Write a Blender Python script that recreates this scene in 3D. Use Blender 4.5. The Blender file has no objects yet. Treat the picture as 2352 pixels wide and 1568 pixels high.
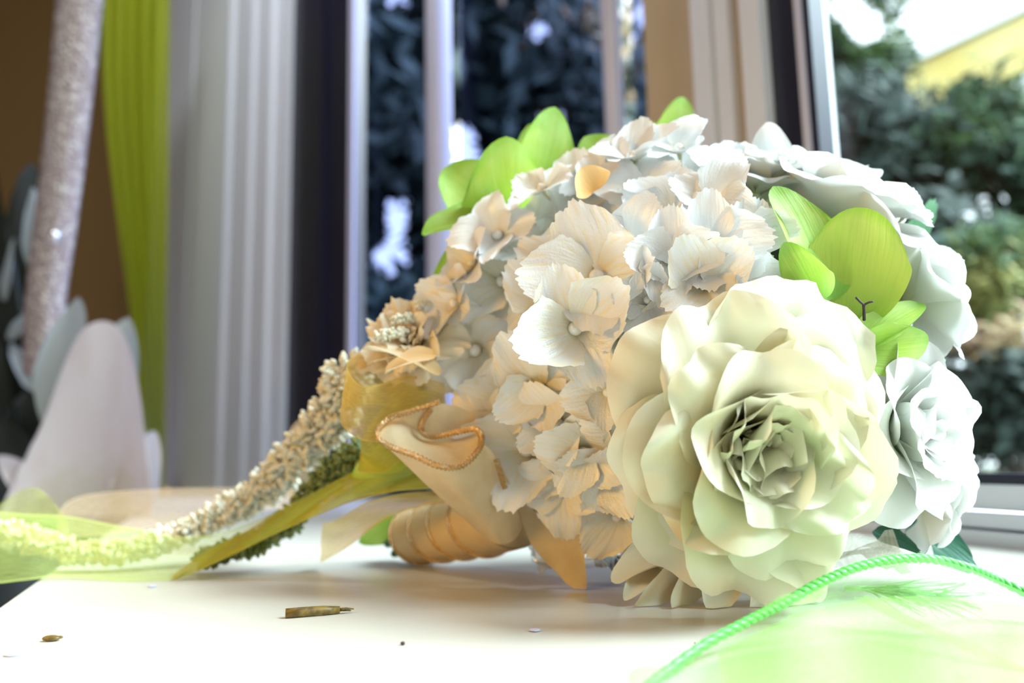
import bpy, bmesh, math, random
from mathutils import Vector, Matrix, noise
random.seed(7)
C = bpy.context.scene.collection
PI = math.pi
R = math.radians

# ------------------------------------------------------------------ camera
F, CX, CY, H = 1850.0, 1176.0, 784.0, 0.07
PITCH = math.atan(266/1850.0)
ROLL = math.asin(0.0207)
cd = bpy.data.cameras.new('camera'); cam = bpy.data.objects.new('camera', cd); C.objects.link(cam)
CM = Matrix.Translation((0, 0, H)) @ Matrix.Rotation(PI/2 + PITCH, 4, 'X') @ Matrix.Rotation(-ROLL, 4, 'Z')
cam.matrix_world = CM
cd.sensor_width = 36; cd.lens = 36*F/2352; cd.clip_start = 0.01; cd.clip_end = 200
cd.dof.use_dof = True; cd.dof.focus_distance = 0.355; cd.dof.aperture_fstop = 5.0
bpy.context.scene.camera = cam
CM3 = CM.to_3x3(); CO = Vector((0, 0, H))
# ------------------------------------------------------------------ light and exposure
sc = bpy.context.scene
sc.view_settings.view_transform = 'Standard'; sc.view_settings.look = 'None'
sc.view_settings.exposure = 0.5; sc.view_settings.gamma = 1; sc.view_settings.use_curve_mapping = False
sc.cycles.max_bounces = 10; sc.cycles.transparent_max_bounces = 32; sc.cycles.diffuse_bounces = 3
sc.cycles.sample_clamp_indirect = 6
w = bpy.data.worlds.new('sky'); sc.world = w; w.use_nodes = True
bg = w.node_tree.nodes['Background']; bg.inputs[0].default_value = (0.82, 0.91, 1.0, 1); bg.inputs[1].default_value = 2.8
def light(kind, name, loc, target, energy, col, **kw):
    l = bpy.data.lights.new(name, kind); o = bpy.data.objects.new(name, l); C.objects.link(o)
    o.location = loc; o.rotation_euler = (Vector(target)-Vector(loc)).to_track_quat('-Z', 'Y').to_euler()
    l.energy = energy; l.color = col
    for k, v in kw.items(): setattr(l, k, v)
    return o
SUN = light('SUN', 'daylight_sun', (1.3, 0.22, 1.25), (0, 0.45, 0), 9.5, (0.78, 0.92, 1.0), angle=R(34))
LAMP = light('AREA', 'table_lamp', (-0.62, 0.12, 0.30), (0.0, 0.45, 0), 2.0, (1.0, 0.54, 0.09), shape='DISK', size=0.25)
FILL = light('AREA', 'casing_fill', (-0.75, 1.0, 1.95), (-0.8, 1.8, 0.4), 9, (0.84, 0.90, 1.0), shape='DISK', size=0.4)  # unseen fill light, added to brighten the window casing

# ------------------------------------------------------------------ helpers
def ray(px, py): return CM3 @ Vector(((px-CX)/F, -(py-CY)/F, -1.0))
def P(px, py, d): return CO + ray(px, py)*d
def G(px, py, z=0.0):
    r = ray(px, py); return CO + r*((z-H)/r.z)
def proj(p):
    q = CM3.transposed() @ (Vector(p)-CO); return CX+F*q.x/-q.z, CY-F*q.y/-q.z, -q.z

def sh_set(n, **kw):
    for k, v in kw.items(): n.inputs[k.replace('_', ' ')].default_value = v
def mat(name, col, rough=0.6, metal=0.0, spec=0.5, alpha=1.0, emit=None, es=0, transl=0.0, bump=None, var=None, trans=0):
    m = bpy.data.materials.new(name); m.use_nodes = True; nt = m.node_tree; N, Lk = nt.nodes, nt.links
    b = N['Principled BSDF']; out = N['Material Output']
    b.inputs['Base Color'].default_value = (*col, 1); b.inputs['Roughness'].default_value = rough
    b.inputs['Metallic'].default_value = metal; b.inputs['Specular IOR Level'].default_value = spec
    b.inputs['Alpha'].default_value = alpha; b.inputs['Transmission Weight'].default_value = trans
    if emit: b.inputs['Emission Color'].default_value = (*emit, 1); b.inputs['Emission Strength'].default_value = es
    tc = N.new('ShaderNodeTexCoord')
    if var:   # (scale, other colour, low, high[, stretch])
        nz = N.new('ShaderNodeTexNoise'); nz.inputs['Scale'].default_value = var[0]; nz.inputs['Detail'].default_value = 5
        mp = N.new('ShaderNodeMapping'); mp.inputs['Scale'].default_value = var[4] if len(var) > 4 else (1, 1, 1)
        Lk.new(tc.outputs['Object'], mp.inputs[0]); Lk.new(mp.outputs[0], nz.inputs['Vector'])
        cr = N.new('ShaderNodeValToRGB'); cr.color_ramp.elements[0].position = var[2]; cr.color_ramp.elements[1].position = var[3]
        cr.color_ramp.elements[0].color = (*col, 1); cr.color_ramp.elements[1].color = (*var[1], 1)
        Lk.new(nz.outputs['Fac'], cr.inputs[0]); Lk.new(cr.outputs[0], b.inputs['Base Color'])
    if bump:  # (scale, strength, distance)
        nz = N.new('ShaderNodeTexNoise'); nz.inputs['Scale'].default_value = bump[0]; nz.inputs['Detail'].default_value = 4
        Lk.new(tc.outputs['Object'], nz.inputs['Vector'])
        bp = N.new('ShaderNodeBump'); bp.inputs['Strength'].default_value = bump[1]; bp.inputs['Distance'].default_value = bump[2]
        Lk.new(nz.outputs['Fac'], bp.inputs['Height']); Lk.new(bp.outputs[0], b.inputs['Normal'])
    if transl:
        t = N.new('ShaderNodeBsdfTranslucent'); t.inputs[0].default_value = (*col, 1)
        if b.inputs['Base Color'].is_linked: Lk.new(b.inputs['Base Color'].links[0].from_socket, t.inputs[0])
        mx = N.new('ShaderNodeMixShader'); mx.inputs[0].default_value = transl
        Lk.new(b.outputs[0], mx.inputs[1]); Lk.new(t.outputs[0], mx.inputs[2]); Lk.new(mx.outputs[0], out.inputs[0])
    return m

def petal_mat(name, stops, transl=0.3, rough=0.55, vein=0.15, veincol=None, veinamt=0.0, veinscale=14, blotch=None, spec=0.4, fine=0.12):
    """colour runs from the petal's base (uv.y 0) to its rim (uv.y 1); veins follow uv.x"""
    m = bpy.data.materials.new(name); m.use_nodes = True; nt = m.node_tree; N, Lk = nt.nodes, nt.links
    b = N['Principled BSDF']; out = N['Material Output']
    b.inputs['Roughness'].default_value = rough; b.inputs['Specular IOR Level'].default_value = spec
    uv = N.new('ShaderNodeUVMap'); uv.uv_map = 'uv'
    sep = N.new('ShaderNodeSeparateXYZ'); Lk.new(uv.outputs[0], sep.inputs[0])
    cr = N.new('ShaderNodeValToRGB'); el = cr.color_ramp.elements
    while len(el) < len(stops): el.new(0.5)
    for e, (p, c) in zip(el, stops): e.position = p; e.color = (*c, 1)
    oi = N.new('ShaderNodeObjectInfo')
    tc = N.new('ShaderNodeTexCoord')
    nz0 = N.new('ShaderNodeTexNoise'); nz0.inputs['Scale'].default_value = 60; Lk.new(tc.outputs['Object'], nz0.inputs['Vector'])
    ad = N.new('ShaderNodeMath'); ad.operation = 'MULTIPLY_ADD'; ad.inputs[1].default_value = 0.25; ad.inputs[2].default_value = -0.12
    Lk.new(nz0.outputs['Fac'], ad.inputs[0])
    a2 = N.new('ShaderNodeMath'); a2.operation = 'ADD'; Lk.new(ad.outputs[0], a2.inputs[0]); Lk.new(sep.outputs['Y'], a2.inputs[1])
    Lk.new(a2.outputs[0], cr.inputs[0]); col = cr.outputs[0]
    mp = N.new('ShaderNodeMapping'); mp.inputs['Scale'].default_value = (veinscale, 1.6, 1); Lk.new(uv.outputs[0], mp.inputs[0])
    vn = N.new('ShaderNodeTexNoise'); vn.inputs['Scale'].default_value = 1.0; vn.inputs['Detail'].default_value = 3; Lk.new(mp.outputs[0], vn.inputs['Vector'])
    if veincol:
        vr = N.new('ShaderNodeValToRGB'); vr.color_ramp.elements[0].position = 0.5; vr.color_ramp.elements[1].position = 0.62
        Lk.new(vn.outputs['Fac'], vr.inputs[0])
        mu = N.new('ShaderNodeMath'); mu.operation = 'MULTIPLY'; Lk.new(vr.outputs[0], mu.inputs[0]); mu.inputs[1].default_value = veinamt
        mm = N.new('ShaderNodeMix'); mm.data_type = 'RGBA'; mm.inputs[7].default_value = (*veincol, 1)
        Lk.new(mu.outputs[0], mm.inputs[0]); Lk.new(col, mm.inputs[6]); col = mm.outputs[2]
    if blotch:
        bn = N.new('ShaderNodeTexNoise'); bn.inputs['Scale'].default_value = blotch[0]; bn.inputs['Detail'].default_value = 6; Lk.new(tc.outputs['Object'], bn.inputs['Vector'])
        br = N.new('ShaderNodeValToRGB'); br.color_ramp.elements[0].position = 0.45; br.color_ramp.elements[1].position = 0.7; Lk.new(bn.outputs['Fac'], br.inputs[0])
        mu = N.new('ShaderNodeMath'); mu.operation = 'MULTIPLY'; Lk.new(br.outputs[0], mu.inputs[0]); mu.inputs[1].default_value = blotch[2]
        mm = N.new('ShaderNodeMix'); mm.data_type = 'RGBA'; mm.inputs[7].default_value = (*blotch[1], 1)
        Lk.new(mu.outputs[0], mm.inputs[0]); Lk.new(col, mm.inputs[6]); col = mm.outputs[2]
    Lk.new(col, b.inputs['Base Color'])
    fz = N.new('ShaderNodeTexNoise'); fz.inputs['Scale'].default_value = 900; Lk.new(tc.outputs['Object'], fz.inputs['Vector'])
    hm = N.new('ShaderNodeMath'); hm.operation = 'MULTIPLY_ADD'; hm.inputs[1].default_value = fine; Lk.new(fz.outputs['Fac'], hm.inputs[0]); Lk.new(vn.outputs['Fac'], hm.inputs[2])
    bp = N.new('ShaderNodeBump'); bp.inputs['Strength'].default_value = vein; bp.inputs['Distance'].default_value = 0.0016
    Lk.new(hm.outputs[0], bp.inputs['Height']); Lk.new(bp.outputs[0], b.inputs['Normal'])
    t = N.new('ShaderNodeBsdfTranslucent'); Lk.new(col, t.inputs[0]); Lk.new(bp.outputs[0], t.inputs['Normal'])
    mx = N.new('ShaderNodeMixShader'); mx.inputs[0].default_value = transl
    Lk.new(b.outputs[0], mx.inputs[1]); Lk.new(t.outputs[0], mx.inputs[2]); Lk.new(mx.outputs[0], out.inputs[0])
    return m

def sheer_mat(name, col, alpha=0.45, sheen=0.5, weave=260, rough=0.45, edge=True):
    """organza: a see-through weave, denser in its threads, with selvedge lines"""
    m = bpy.data.materials.new(name); m.use_nodes = True; nt = m.node_tree; N, Lk = nt.nodes, nt.links
    b = N['Principled BSDF']; out = N['Material Output']; b.inputs['Base Color'].default_value = (*col, 1)
    b.inputs['Roughness'].default_value = rough; b.inputs['Specular IOR Level'].default_value = 0.5
    uv = N.new('ShaderNodeUVMap'); uv.uv_map = 'uv'
    mp = N.new('ShaderNodeMapping'); mp.inputs['Scale'].default_value = (weave, 3.0, 1); Lk.new(uv.outputs[0], mp.inputs[0])
    nz = N.new('ShaderNodeTexNoise'); nz.inputs['Scale'].default_value = 1; nz.inputs['Detail'].default_value = 2; Lk.new(mp.outputs[0], nz.inputs['Vector'])
    r = N.new('ShaderNodeMapRange'); r.inputs['From Min'].default_value = 0.3; r.inputs['From Max'].default_value = 0.7
    r.inputs['To Min'].default_value = max(0, alpha-0.14); r.inputs['To Max'].default_value = min(1, alpha+0.16); Lk.new(nz.outputs['Fac'], r.inputs[0])
    sep = N.new('ShaderNodeSeparateXYZ'); Lk.new(uv.outputs[0], sep.inputs[0])
    e1 = N.new('ShaderNodeMath'); e1.operation = 'SUBTRACT'; e1.inputs[1].default_value = 0.5; Lk.new(sep.outputs['X'], e1.inputs[0])
    e2 = N.new('ShaderNodeMath'); e2.operation = 'ABSOLUTE'; Lk.new(e1.outputs[0], e2.inputs[0])
    e3 = N.new('ShaderNodeMath'); e3.operation = 'GREATER_THAN'; e3.inputs[1].default_value = 0.475 if edge else 2; Lk.new(e2.outputs[0], e3.inputs[0])
    e4 = N.new('ShaderNodeMath'); e4.operation = 'MULTIPLY_ADD'; e4.inputs[1].default_value = 0.3; Lk.new(e3.outputs[0], e4.inputs[0]); Lk.new(r.outputs[0], e4.inputs[2])
    t = N.new('ShaderNodeBsdfTranslucent'); t.inputs[0].default_value = (*col, 1)
    m1 = N.new('ShaderNodeMixShader'); m1.inputs[0].default_value = 0.45; Lk.new(b.outputs[0], m1.inputs[1]); Lk.new(t.outputs[0], m1.inputs[2])
    tr = N.new('ShaderNodeBsdfTransparent'); tr.inputs[0].default_value = (min(1, .8+.2*col[0]), min(1, .8+.2*col[1]), min(1, .8+.2*col[2]), 1)
    m2 = N.new('ShaderNodeMixShader'); Lk.new(e4.outputs[0], m2.inputs[0]); Lk.new(tr.outputs[0], m2.inputs[1]); Lk.new(m1.outputs[0], m2.inputs[2])
    Lk.new(m2.outputs[0], out.inputs[0])
    return m

def glass_mat(name, tint, refl=0.08, gain=0.12):
    m = bpy.data.materials.new(name); m.use_nodes = True; nt = m.node_tree; N, Lk = nt.nodes, nt.links
    out = N['Material Output']; N.remove(N['Principled BSDF'])
    tr = N.new('ShaderNodeBsdfTransparent'); tr.inputs[0].default_value = (*tint, 1)
    gl = N.new('ShaderNodeBsdfGlossy'); gl.inputs['Roughness'].default_value = 0.02
    fr = N.new('ShaderNodeLayerWeight'); fr.inputs[0].default_value = 0.35
    mu = N.new('ShaderNodeMath'); mu.operation = 'MULTIPLY_ADD'; mu.inputs[1].default_value = gain; mu.inputs[2].default_value = refl*0.4; Lk.new(fr.outputs['Fresnel'], mu.inputs[0])
    mx = N.new('ShaderNodeMixShader'); Lk.new(mu.outputs[0], mx.inputs[0]); Lk.new(tr.outputs[0], mx.inputs[1]); Lk.new(gl.outputs[0], mx.inputs[2])
    Lk.new(mx.outputs[0], out.inputs[0])
    return m

# ---- object helpers (no rotations used: every vertex is given in world space and stored relative to its object's origin)
WORLD = {}
def mk(name, verts, faces, m, parent=None, origin=None, uvs=None, smooth=True, label=None):
    origin = Vector(origin) if origin is not None else (sum((Vector(v) for v in verts), Vector())/max(1, len(verts)))
    me = bpy.data.meshes.new(name); me.from_pydata([tuple(Vector(v)-origin) for v in verts], [], faces)
    if smooth: me.polygons.foreach_set('use_smooth', [True]*len(me.polygons))
    if uvs:
        ul = me.uv_layers.new(name='uv'); dat = []
        for l in me.loops: dat.extend(uvs[l.vertex_index])
        ul.data.foreach_set('uv', dat)
    me.materials.append(m); me.update()
    o = bpy.data.objects.new(name, me); C.objects.link(o); o.parent = parent
    po = WORLD[parent.name] if parent else Vector((0, 0, 0))
    o.location = origin-po; WORLD[o.name] = origin
    if label: o['label'] = label
    return o
def empty(name, loc, parent=None):
    o = bpy.data.objects.new(name, None); C.objects.link(o); o.parent = parent; o.empty_display_size = 0.02
    po = WORLD[parent.name] if parent else Vector((0, 0, 0))
    o.location = Vector(loc)-po; WORLD[o.name] = Vector(loc); return o
def tag(o, label=None, cat=None, group=None, kind=None):
    if label: o['label'] = label
    if cat: o['category'] = cat
    if group: o['group'] = group
    if kind: o['kind'] = kind
    return o
def struct(o): o['kind'] = 'structure'; return o

class MB:
    def __init__(s): s.v, s.f, s.uv = [], [], []
    def add(s, v, f, uv=None):
        n = len(s.v); s.v += v; s.f += [tuple(i+n for i in q) for q in f]; s.uv += (uv or [(0.5, 0.5)]*len(v))
    def grid(s, rows, uv=None, closed=False):
        nr, nc = len(rows), len(rows[0]); v = [p for r in rows for p in r]; f = []
        for i in range(nr-1):
            for j in range(nc if closed else nc-1):
                k = (j+1) % nc; f.append((i*nc+j, i*nc+k, (i+1)*nc+k, (i+1)*nc+j))
        if uv is None: uv = [(j/(nc-1), i/(nr-1)) for i in range(nr) for j in range(nc)]
        s.add(v, f, uv)
    def tube(s, pts, rad, seg=8, cap=True):
        pts = [Vector(p) for p in pts]; n = len(pts)
        if not hasattr(rad, '__len__'): rad = [rad]*n
        rows = []; up = Vector((0.13, 0.21, 1)).normalized()
        for i, p in enumerate(pts):
            t = (pts[min(i+1, n-1)]-pts[max(i-1, 0)]).normalized()
            a = t.cross(up);
            if a.length < 1e-4: a = t.cross(Vector((1, 0, 0)))
            a.normalize(); b = t.cross(a).normalized(); up = -b if b.dot(up) < 0 else b
            a = up.cross(t).normalized()
            rows.append([p+(a*math.cos(2*PI*j/seg)+up*math.sin(2*PI*j/seg))*rad[i] for j in range(seg)])
        k = len(s.v); s.grid(rows, closed=True)
        if cap: s.f.append(tuple(k+j for j in range(seg))[::-1]); s.f.append(tuple(k+(n-1)*seg+j for j in range(seg)))
    def blob(s, c, r, seg=8, rings=5, sq=(1, 1, 1), jit=0.0):
        c = Vector(c); rows = []
        for i in range(rings+1):
            th = PI*i/rings; th = min(max(th, 0.05), PI-0.05)
            rows.append([c+Vector((math.sin(th)*math.cos(2*PI*j/seg)*sq[0], math.sin(th)*math.sin(2*PI*j/seg)*sq[1], math.cos(th)*sq[2]))*r*(1+random.uniform(-jit, jit)) for j in range(seg)])
        s.grid(rows, closed=True)
    def box(s, a, b, axes=None, o=None):
        """box from corner a to corner b, in axes (three unit vectors) at o when given"""
        vs = [(x, y, z) for x in (a[0], b[0]) for y in (a[1], b[1]) for z in (a[2], b[2])]
        if axes: vs = [Vector(o)+axes[0]*x+axes[1]*y+axes[2]*z for x, y, z in vs]
        else: vs = [Vector(v) for v in vs]
        s.add(vs, [(0, 1, 3, 2), (4, 6, 7, 5), (0, 4, 5, 1), (2, 3, 7, 6), (0, 2, 6, 4), (1, 5, 7, 3)])
    def build(s, name, m, parent=None, origin=None, smooth=True, label=None):
        return mk(name, s.v, s.f, m, parent, origin, s.uv, smooth, label)

def cr_curve(pts, n):
    """Catmull-Rom through pts (tuples of any length), n samples"""
    pts = [tuple(p) for p in pts]; m = len(pts); out = []
    for k in range(n):
        x = k/(n-1)*(m-1); i = min(int(x), m-2); t = x-i
        p0, p1, p2, p3 = pts[max(i-1, 0)], pts[i], pts[i+1], pts[min(i+2, m-1)]
        out.append(tuple(0.5*(2*b+(c-a)*t+(2*a-5*b+4*c-d)*t*t+(3*b-a-3*c+d)*t**3) for a, b, c, d in zip(p0, p1, p2, p3)))
    return out
def px_curve(pts, n): return [P(*q) for q in [c for c in cr_curve(pts, n)]]

# ================================================================== MATERIALS
M = {}
M['paint'] = mat('white_gloss_paint', (0.62, 0.59, 0.53), 0.32, spec=0.5, bump=(35, 0.05, 0.002), var=(5, (0.59, 0.56, 0.50), 0.35, 0.75))
M['casing'] = mat('white_casing_paint', (0.84, 0.85, 0.88), 0.45)
M['tan'] = mat('tan_wall_paint', (0.56, 0.42, 0.25), 0.7, var=(9, (0.50, 0.37, 0.22), 0.3, 0.8))
M['brown'] = mat('brown_wall_paint', (0.24, 0.13, 0.035), 0.8)
M['roomwall'] = mat('room_wall_paint', (0.62, 0.50, 0.34), 0.8)
M['floor'] = mat('lilac_grey_floor', (0.42, 0.40, 0.50), 0.5)
M['black'] = mat('black_window_vinyl', (0.012, 0.012, 0.03), 0.35)
M['silver'] = mat('silver_mullion', (0.72, 0.70, 0.82), 0.4, metal=0.1)
M['glass'] = glass_mat('window_glass', (0.94, 0.98, 0.97), 0.04)
M['glass_dark'] = glass_mat('tinted_window_glass', (0.50, 0.54, 0.70), 0.0, 0.02)
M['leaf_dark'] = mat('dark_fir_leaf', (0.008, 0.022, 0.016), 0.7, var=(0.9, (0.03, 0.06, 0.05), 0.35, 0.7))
M['leaf_mid'] = mat('mid_green_leaf', (0.015, 0.05, 0.03), 0.8, var=(1.3, (0.09, 0.17, 0.03), 0.42, 0.68), transl=0.25)
M['leaf_lime'] = mat('yellow_lit_leaf', (0.09, 0.17, 0.03), 0.7, var=(2, (0.38, 0.36, 0.12), 0.45, 0.65), transl=0.3)  # yellow light on the shrub is put into the leaf colour
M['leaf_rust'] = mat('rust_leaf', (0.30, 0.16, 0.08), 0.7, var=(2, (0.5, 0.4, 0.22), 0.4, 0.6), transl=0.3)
M['bark'] = mat('bark', (0.03, 0.022, 0.015), 0.9)
M['lawn'] = mat('dark_lawn', (0.02, 0.035, 0.015), 0.9, var=(3, (0.06, 0.06, 0.02), 0.4, 0.7))
M['yellow'] = mat('yellow_house_wall', (0.62, 0.47, 0.12), 0.8, var=(1.2, (0.75, 0.66, 0.30), 0.3, 0.7))
GREEN0 = (0.60, 0.66, 0.40)
M['rose'] = petal_mat('cream_rose_petal', [(0.0, (0.45, 0.40, 0.17)), (0.3, (0.70, 0.69, 0.42)), (0.72, (0.80, 0.78, 0.57)), (1.0, (0.84, 0.79, 0.63))], transl=0.25, vein=0.10, veinscale=9, blotch=(26, (0.86, 0.66, 0.44), 0.42))
M['rose_white'] = petal_mat('white_rose_petal', [(0.0, (0.62, 0.62, 0.40)), (0.35, (0.80, 0.82, 0.72)), (0.8, (0.86, 0.86, 0.83)), (1.0, (0.88, 0.87, 0.86))], transl=0.25, vein=0.10, veinscale=9)
M['rose_beige'] = petal_mat('beige_rose_petal', [(0.0, (0.48, 0.36, 0.18)), (0.5, (0.70, 0.60, 0.42)), (1.0, (0.80, 0.76, 0.60))], transl=0.25, vein=0.12)
M['hyd'] = petal_mat('pearly_hydrangea_petal', [(0.0, (0.80, 0.70, 0.44)), (0.3, (0.84, 0.81, 0.72)), (0.7, (0.86, 0.85, 0.83)), (1.0, (0.87, 0.86, 0.84))], transl=0.14, rough=0.30, vein=0.5, veincol=(0.90, 0.70, 0.32), veinamt=0.38, veinscale=11, spec=0.6, fine=0.25)
M['hyd_white'] = petal_mat('white_hydrangea_petal', [(0.0, (0.82, 0.76, 0.60)), (0.35, (0.84, 0.83, 0.80)), (1.0, (0.87, 0.87, 0.87))], transl=0.14, rough=0.30, vein=0.42, veinscale=12, spec=0.6, fine=0.2)
M['cream'] = petal_mat('cream_carnation_petal', [(0.0, (0.75, 0.50, 0.22)), (0.5, (0.86, 0.72, 0.48)), (1.0, (0.90, 0.82, 0.66))], transl=0.3, vein=0.2)
M['lime'] = petal_mat('lime_petal', [(0.0, (0.22, 0.44, 0.05)), (0.4, (0.38, 0.58, 0.07)), (0.8, (0.42, 0.56, 0.09)), (1.0, (0.24, 0.44, 0.04))], transl=0.38, vein=0.2, veincol=(0.26, 0.50, 0.05), veinamt=0.35, veinscale=22, blotch=(45, (0.50, 0.74, 0.26), 0.5))
M['limey'] = petal_mat('yellow_lime_petal', [(0.0, (0.28, 0.44, 0.05)), (0.5, (0.54, 0.60, 0.09)), (0.9, (0.54, 0.62, 0.12)), (1.0, (0.34, 0.52, 0.05))], transl=0.4, vein=0.2, veincol=(0.42, 0.58, 0.06), veinamt=0.4, veinscale=30)
M['orange'] = petal_mat('peach_petal', [(0.0, (0.9, 0.45, 0.12)), (1.0, (0.95, 0.62, 0.28))], transl=0.3)
M['leafgreen'] = petal_mat('dark_rose_leaf', [(0.0, (0.02, 0.09, 0.05)), (1.0, (0.03, 0.13, 0.08))], transl=0.15, vein=0.5, veincol=(0.05, 0.18, 0.10), veinamt=0.5, veinscale=10)
M['leafpale'] = petal_mat('pale_rose_leaf', [(0.0, (0.10, 0.30, 0.14)), (1.0, (0.16, 0.38, 0.20))], transl=0.25, vein=0.5, veincol=(0.3, 0.5, 0.3), veinamt=0.5, veinscale=10)
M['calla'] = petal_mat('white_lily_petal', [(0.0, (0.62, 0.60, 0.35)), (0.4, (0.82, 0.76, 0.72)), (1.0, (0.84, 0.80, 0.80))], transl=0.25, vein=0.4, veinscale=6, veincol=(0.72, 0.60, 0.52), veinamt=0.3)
M['calla_shade'] = petal_mat('shaded_lily_petal', [(0.0, (0.35, 0.38, 0.32)), (1.0, (0.50, 0.55, 0.54))], transl=0.25, vein=0.3)  # darker copy of the lily petal, shade put into its colour
M['pearl'] = mat('pearl', (0.88, 0.85, 0.78), 0.12, spec=0.9)
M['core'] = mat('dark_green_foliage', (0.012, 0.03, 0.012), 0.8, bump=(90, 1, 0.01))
M['stem'] = mat('cream_floret_stem', (0.62, 0.62, 0.40), 0.6)
M['stamen'] = mat('amber_stamen', (0.42, 0.20, 0.05), 0.6)
M['bud'] = mat('white_bud', (0.88, 0.88, 0.78), 0.6, transl=0.2, var=(120, (0.80, 0.72, 0.50), 0.4, 0.65))
M['budgreen'] = mat('moss_green_bud', (0.10, 0.14, 0.04), 0.7, var=(120, (0.26, 0.32, 0.12), 0.4, 0.65))
M['twig'] = mat('dark_twig', (0.06, 0.035, 0.04), 0.7)
M['org_green'] = sheer_mat('lime_organza', (0.66, 0.82, 0.22), 0.34)
M['org_olive'] = sheer_mat('olive_gold_organza', (0.52, 0.46, 0.05), 0.72, weave=90, rough=0.35)
M['org_gold'] = sheer_mat('gold_organza', (0.72, 0.50, 0.12), 0.62, weave=90, rough=0.35)
M['org_peach'] = sheer_mat('peach_organza', (0.86, 0.62, 0.38), 0.32)
M['org_fore'] = sheer_mat('green_organza', (0.50, 0.90, 0.36), 0.21, weave=160, rough=0.5)
M['org_lime'] = sheer_mat('yellow_lime_organza', (0.62, 0.90, 0.28), 0.30, weave=120)
M['cordgreen'] = mat('green_cord', (0.14, 0.60, 0.12), 0.35, transl=0.15)
M['silk'] = mat('champagne_silk', (0.74, 0.56, 0.32), 0.45, transl=0.2, bump=(420, 0.25, 0.001), var=(70, (0.82, 0.68, 0.44), 0.35, 0.7))
M['glitter'] = mat('gold_glitter_cord', (0.75, 0.45, 0.16), 0.25, metal=0.9, bump=(1500, 1, 0.002), var=(900, (0.95, 0.82, 0.60), 0.5, 0.6))
M['cello'] = glass_mat('clear_cellophane', (0.96, 0.96, 0.98), 0.35, 0.6)
M['tulle'] = sheer_mat('grey_tulle', (0.60, 0.60, 0.50), 0.45, weave=60, edge=False)
M['curtain'] = sheer_mat('lime_sheer_curtain', (0.58, 0.66, 0.03), 0.82, weave=30, edge=False)
M['sequin'] = mat('sequinned_ribbon', (0.62, 0.50, 0.46), 0.35, metal=0.35, bump=(160, 1, 0.01), var=(110, (1.0, 0.92, 0.80), 0.52, 0.60))
M['bamboo'] = mat('brown_stem_piece', (0.22, 0.14, 0.02), 0.45, var=(300, (0.10, 0.06, 0.01), 0.4, 0.6, (1, 1, 1)))
M['confetti'] = mat('lilac_confetti', (0.66, 0.66, 0.90), 0.3)
M['dark'] = mat('dark_leaf', (0.015, 0.02, 0.012), 0.5)
M['feather'] = mat('green_feather', (0.42, 0.66, 0.38), 0.5, transl=0.3)

# ================================================================== SETTING
CORN = G(1600, 1178); W1A = G(392, 1120); W2B = G(2352, 1256)
class Wall:
    def __init__(s, a, b):
        s.a = Vector((a.x, a.y, 0)); d = Vector((b.x-a.x, b.y-a.y, 0)); s.L = d.length; s.u = d.normalized()
        s.n = Vector((s.u.y, -s.u.x, 0)) ; s.n = -s.n if s.n.dot(-s.a) < 0 else s.n
    def at(s, px, py=100, off=0.0):
        """distance along the wall where the ray through a pixel meets it"""
        r = ray(px, py); o = s.a+s.n*off; t = (o-CO).dot(s.n)/r.dot(s.n); q = CO+r*t; return (q-o).dot(s.u)
    def box(s, mb, u0, u1, n0, n1, z0, z1): mb.box((u0, n0, z0), (u1, n1, z1), (s.u, s.n, Vector((0, 0, 1))), s.a)
W1 = Wall(CORN, W1A); W2 = Wall(CORN, W2B)
ZT = 2.05
# sill: one painted board, its free left edge rounded
far2 = W2.a+W2.u*1.35
pl = [G(0, 1393), G(95, 1330)]; ed = (pl[1]-pl[0]).normalized(); l0 = pl[0]-ed*0.55
poly = [l0, W1.a+W1.u*(W1.L), W1.a.copy(), far2, Vector((far2.x, far2.y, 0))+Vector((-0.2, -0.05, 0)), Vector((0.15, l0.y, 0))]
poly = [Vector((p.x, p.y, 0)) for p in poly]
bm = bmesh.new(); vs = [bm.verts.new(p) for p in poly]; f = bm.faces.new(vs); bmesh.ops.recalc_face_normals(bm, faces=[f])
if f.normal.z < 0: f.normal_flip()
r_ = bmesh.ops.extrude_face_region(bm, geom=[f]); 
for v in [g for g in r_['geom'] if isinstance(g, bmesh.types.BMVert)]: v.co.z -= 0.03
bm.faces.ensure_lookup_table(); bmesh.ops.recalc_face_normals(bm, faces=bm.faces[:])
bmesh.ops.bevel(bm, geom=[e for e in bm.edges if abs(e.verts[0].co.z) < 1e-5 and abs(e.verts[1].co.z) < 1e-5], offset=0.006, segments=4, affect='EDGES')
me = bpy.data.meshes.new('windowsill'); bm.to_mesh(me); bm.free(); me.materials.append(M['paint'])
o = bpy.data.objects.new('windowsill', me); C.objects.link(o); struct(o); WORLD[o.name] = Vector()
o['label'] = 'glossy white painted windowsill the bouquet lies on'

def wallbox(name, m, wall, u0, u1, n0, n1, z0, z1, parent=None, label=None, smooth=False):
    mb = MB(); wall.box(mb, u0, u1, n0, n1, z0, z1); o = mb.build(name, m, parent, smooth=smooth, label=label)
    if not parent: struct(o)
    return o
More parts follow.
